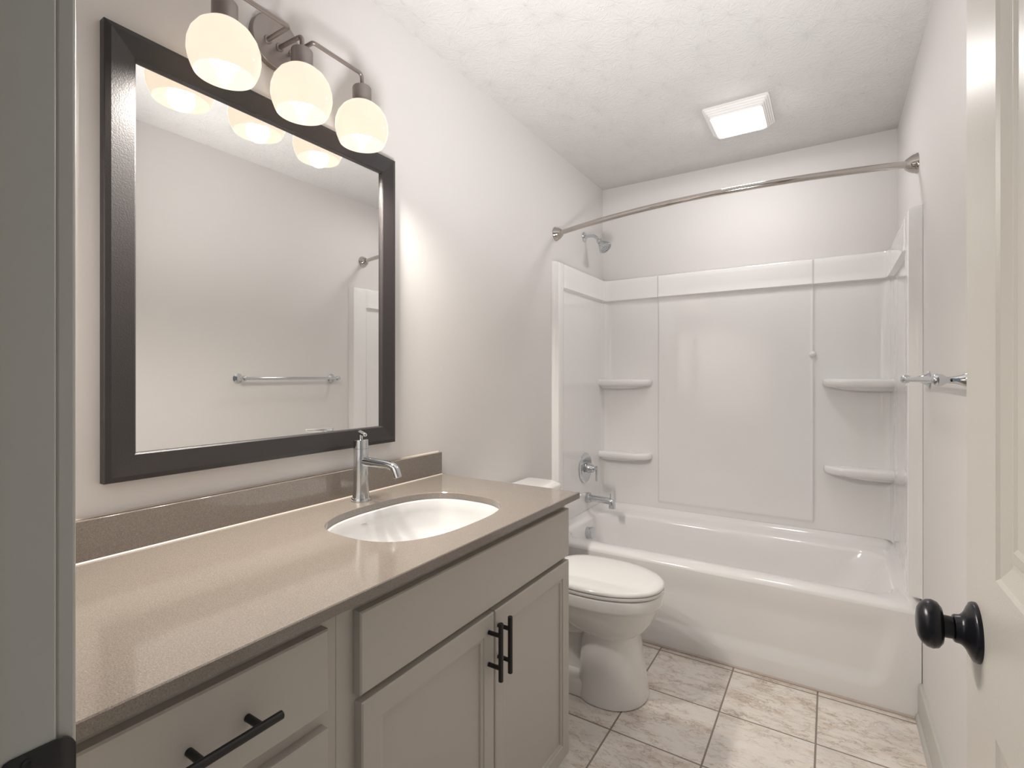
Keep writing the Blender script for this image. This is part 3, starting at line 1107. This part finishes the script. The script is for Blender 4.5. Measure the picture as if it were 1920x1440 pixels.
hy, hz = 2.783, 2.066
sh = empty('shower_fixture', (XL, hy, hz), 'small chrome shower head on a bent arm high on the left wall', 'shower head')
bm = bmesh.new()
lathe(bm, (XL + 0.0006, hy, hz), (1, 0, 0), [(0, 0.030), (0.003, 0.030), (0.006, 0.027), (0.009, 0.018), (0.010, 0.011)], 36)
obj('flange', bm, M['chrome'], sh)
bm = bmesh.new()
tube(bm, smooth_path([(XL + 0.004, hy, hz), (XL + 0.045, hy, hz + 0.004), (XL + 0.075, hy, hz - 0.006), (XL + 0.100, hy, hz - 0.040)], 3), 0.0095, 16)
obj('shower_arm', bm, M['chrome'], sh, smooth=50)
hd = Vector((0.66, -0.10, -0.75)).normalized()
h0 = Vector((XL + 0.092, hy, hz - 0.030))
bm = bmesh.new()
lathe(bm, h0, hd, [(0, 0.0115), (0.006, 0.0165), (0.014, 0.0175), (0.020, 0.0155), (0.030, 0.021), (0.052, 0.032), (0.066, 0.0385), (0.072, 0.0395), (0.076, 0.0385), (0.077, 0.035)], 36)
head = obj('spray_head', bm, M['chrome'], sh, smooth=40)
bm = bmesh.new()
a_, b_, d_ = frame_of(hd)
fc = h0 + hd * 0.0768
for rr, cnt in ((0.0, 1), (0.010, 6), (0.019, 12), (0.0285, 18)):
    for k in range(cnt):
        q = fc + a_ * (rr * math.cos(2 * math.pi * k / cnt)) + b_ * (rr * math.sin(2 * math.pi * k / cnt))
        lathe(bm, q, hd, [(0, 0.0024), (0.002, 0.0018), (0.0024, 0)], 8)
obj('nozzles', bm, M['rubber'], head)

vy, vz = 2.752, 0.690
vx = SLX + 0.001
va = empty('shower_valve', (vx, vy, vz), 'round chrome shower valve with a small lever on the left panel of the surround', 'shower valve')
bm = bmesh.new()
lathe(bm, (vx, vy, vz), (1, 0, 0), [(0, 0.088), (0.003, 0.088), (0.007, 0.084), (0.009, 0.074), (0.011, 0.060), (0.0115, 0.045), (0.013, 0.030)], 56)
obj('escutcheon', bm, M['chrome'], va, smooth=40)
bm = bmesh.new()
lathe(bm, (vx + 0.0115, vy, vz), (1, 0, 0), [(0, 0.031), (0.004, 0.031), (0.0045, 0.026), (0.010, 0.026), (0.0105, 0.029), (0.020, 0.0285), (0.026, 0.026), (0.042, 0.022), (0.045, 0.019)], 36)
obj('hub', bm, M['chrome'], va, smooth=30)
bm = bmesh.new()
lathe(bm, (vx + 0.056, vy, vz), (1, 0, 0), [(-0.002, 0.009), (0.022, 0.009)], 20)
lathe(bm, (vx + 0.073, vy, vz + 0.018), (0, 0, -1), [(0, 0.0055), (0.001, 0.0065), (0.088, 0.0065), (0.089, 0.0055)], 16)
obj('lever', bm, M['chrome'], va)

py, pz = 2.785, 0.507
ts = empty('tub_spout', (vx, py, pz), 'chrome tub spout with a small diverter pin below the valve', 'tub spout')
bm = bmesh.new()
lathe(bm, (vx, py, pz), (1, 0, 0), [(0, 0.032), (0.016, 0.032), (0.018, 0.030), (0.0185, 0.026), (0.026, 0.0255), (0.027, 0.022)], 36)
obj('collar', bm, M['chrome'], ts)
bm = bmesh.new()
tube(bm, smooth_path([(vx + 0.02, py, pz), (vx + 0.10, py, pz - 0.002), (vx + 0.147, py, pz - 0.004), (vx + 0.156, py, pz - 0.014), (vx + 0.156, py, pz - 0.044)], 3), 0.0195, 24)
spo = obj('spout', bm, M['chrome'], ts, smooth=50)
bm = bmesh.new()
lathe(bm, (vx + 0.146, py, pz + 0.010), (0, 0, 1), [(0, 0.0035), (0.030, 0.0035), (0.031, 0.003)], 12)
obj('diverter_pin', bm, M['chrome'], spo)

# ------------------------------------------------------------------ toilet (backs onto the left wall)
TC = 1.889
to = empty('toilet', (-0.90, TC, 0), 'white two-piece toilet with a closed lid between the vanity and the tub', 'toilet')


def egg(xb, xf, hw, z, n=56, xm=None, eb=2.6, ef=2.15):
    """outline in plan: blunt at the back (xb), pointed toward the front (xf)"""
    xm = xm if xm is not None else xb + (xf - xb) * 0.42
    out = []
    for k in range(n):
        t_ = 2 * math.pi * k / n
        c, s_ = math.cos(t_), math.sin(t_)
        e_ = ef if c > 0 else eb
        ax_ = (xf - xm) if c > 0 else (xm - xb)
        out.append((xm + ax_ * math.copysign(abs(c) ** (2 / e_), c), TC + hw * math.copysign(abs(s_) ** (2 / e_), s_), z))
    return out


bm = bmesh.new()
rings = [egg(-0.845, -0.586, 0.142, 0.003, xm=-0.73), egg(-0.846, -0.585, 0.142, 0.012, xm=-0.73), egg(-0.845, -0.592, 0.135, 0.06, xm=-0.73),
         egg(-0.842, -0.604, 0.125, 0.13, xm=-0.73), egg(-0.838, -0.613, 0.117, 0.20, xm=-0.73), egg(-0.835, -0.618, 0.113, 0.236, xm=-0.73),
         egg(-0.845, -0.616, 0.114, 0.246, xm=-0.73), egg(-0.875, -0.603, 0.126, 0.256, xm=-0.74), egg(-0.92, -0.583, 0.141, 0.275, xm=-0.75),
         egg(-0.96, -0.563, 0.156, 0.305, xm=-0.77), egg(-0.985, -0.549, 0.167, 0.335, xm=-0.78), egg(-0.995, -0.540, 0.174, 0.358, xm=-0.79),
         egg(-0.997, -0.538, 0.1755, 0.364, xm=-0.79), egg(-1.0, -0.531, 0.1815, 0.369, xm=-0.79), egg(-1.0, -0.529, 0.1830, 0.376, xm=-0.79),
         egg(-1.0, -0.529, 0.1835, 0.404, xm=-0.79), egg(-1.0, -0.532, 0.1805, 0.412, xm=-0.79), egg(-0.995, -0.540, 0.172, 0.414, xm=-0.79)]
loft(bm, rings)
obj('bowl', bm, M['porcelain'], to, smooth=50)
bm = bmesh.new()   # trapway: a rounded duct under the bowl on a narrow web
rb = []
for x, hw, z0, z1 in ((-0.79, 0.080, 0.215, 0.33), (-0.88, 0.088, 0.200, 0.34), (-0.98, 0.088, 0.185, 0.36), (-1.06, 0.085, 0.175, 0.375), (-1.105, 0.075, 0.18, 0.375)):
    rb.append([(x, TC + a, b) for a, b in rrect(-hw, hw, z0, z1, 0.045, 6)])
loft(bm, rb)
loft(bm, [[(x, TC + y, z) for x, y in rrect(-1.06, -0.76, -0.045, 0.045, 0.03, 6)] for z in (0.03, 0.24)])
obj('trapway', bm, M['porcelain'], to, smooth=50)
bm = bmesh.new()
rf = []
for z, k in ((0.003, 1.0), (0.045, 0.985), (0.058, 0.95), (0.063, 0.88)):
    rf.append([(x, TC + y, z) for x, y in rrect(-1.03, -0.76, -0.122 * k, 0.122 * k, 0.035, 6)])
loft(bm, rf)
obj('foot', bm, M['porcelain'], to, smooth=50)
bm = bmesh.new()
rings = [egg(-0.985, -0.534, 0.173, 0.4155, xm=-0.79), egg(-0.990, -0.528, 0.179, 0.4175, xm=-0.79), egg(-0.991, -0.526, 0.181, 0.423, xm=-0.79), egg(-0.990, -0.5275, 0.1795, 0.4285, xm=-0.79), egg(-0.985, -0.534, 0.173, 0.4295, xm=-0.79)]
loft(bm, rings)
obj('seat', bm, M['seat'], to, smooth=50)
bm = bmesh.new()
rings = [egg(-0.985, -0.535, 0.172, 0.4312, xm=-0.79), egg(-0.992, -0.527, 0.180, 0.4325, xm=-0.79), egg(-0.993, -0.526, 0.181, 0.436, xm=-0.79), egg(-0.992, -0.528, 0.179, 0.442, xm=-0.79), egg(-0.985, -0.537, 0.171, 0.447, xm=-0.79), egg(-0.96, -0.572, 0.140, 0.4505, xm=-0.79), egg(-0.90, -0.67, 0.07, 0.452, xm=-0.79)]
loft(bm, rings)
obj('lid', bm, M['seat'], to, smooth=50)
bm = bmesh.new()
rings = []
for z, i in ((0.376, 0.030), (0.385, 0.016), (0.42, 0.008), (0.55, 0.003), (0.708, 0.0)):
    rings.append([(x, TC + y, z) for x, y in rrect(XL + 0.013 + i * 0.3, -1.062 - i, -0.205 + i, 0.205 - i, [0.045, 0.012, 0.012, 0.045], 7)])
loft(bm, rings)
obj('tank', bm, M['porcelain'], to, smooth=50)
bm = bmesh.new()
rings = []
for z, i in ((0.709, 0.006), (0.712, 0.002), (0.718, 0.0), (0.732, 0.0), (0.740, 0.004), (0.7445, 0.014), (0.747, 0.035)):
    rings.append([(x, TC + y, z) for x, y in rrect(XL + 0.010 + i * 0.6, -1.040 - i, -0.226 + i, 0.226 - i, [0.062, 0.02, 0.02, 0.062], 8)])
loft(bm, rings)
obj('tank_lid', bm, M['porcelain'], to, smooth=50)
bm = bmesh.new()
lathe(bm, (-1.062, TC - 0.15, 0.66), (1, 0, 0), [(0, 0.012), (0.012, 0.011), (0.014, 0.006)], 20)
tube(bm, [(-1.05, TC - 0.15, 0.66), (-1.045, TC - 0.12, 0.655), (-1.045, TC - 0.075, 0.650)], 0.005, 12)
obj('flush_lever', bm, M['chrome'], to)

# ------------------------------------------------------------------ towel bar on the right wall
TBZ, TBX = 1.220, XR - 0.064
tb = empty('towel_bar', (XR, 1.85, TBZ), 'chrome towel bar on bell-shaped posts fixed to the right wall', 'towel bar')
for y in (1.535, 2.148):
    bm = bmesh.new()
    lathe(bm, (XR - 0.0006, y, TBZ), (-1, 0, 0), [(0, 0.0275), (0.003, 0.0275), (0.006, 0.0245), (0.012, 0.0185), (0.022, 0.0125), (0.034, 0.0090), (0.044, 0.0078), (0.049, 0.0080), (0.053, 0.0115), (0.059, 0.0140), (0.065, 0.0145), (0.071, 0.0130), (0.076, 0.0085), (0.078, 0.0)], 32)
    obj('post', bm, M['chrome'], tb, smooth=40)
bm = bmesh.new()
lathe(bm, (TBX, 1.523, TBZ), (0, 1, 0), [(0, 0.006), (0.002, 0.0080), (0.633, 0.0080), (0.6335, 0.0098), (0.640, 0.0102), (0.644, 0.0085), (0.645, 0.005)], 24)
obj('bar', bm, M['chrome'], tb)
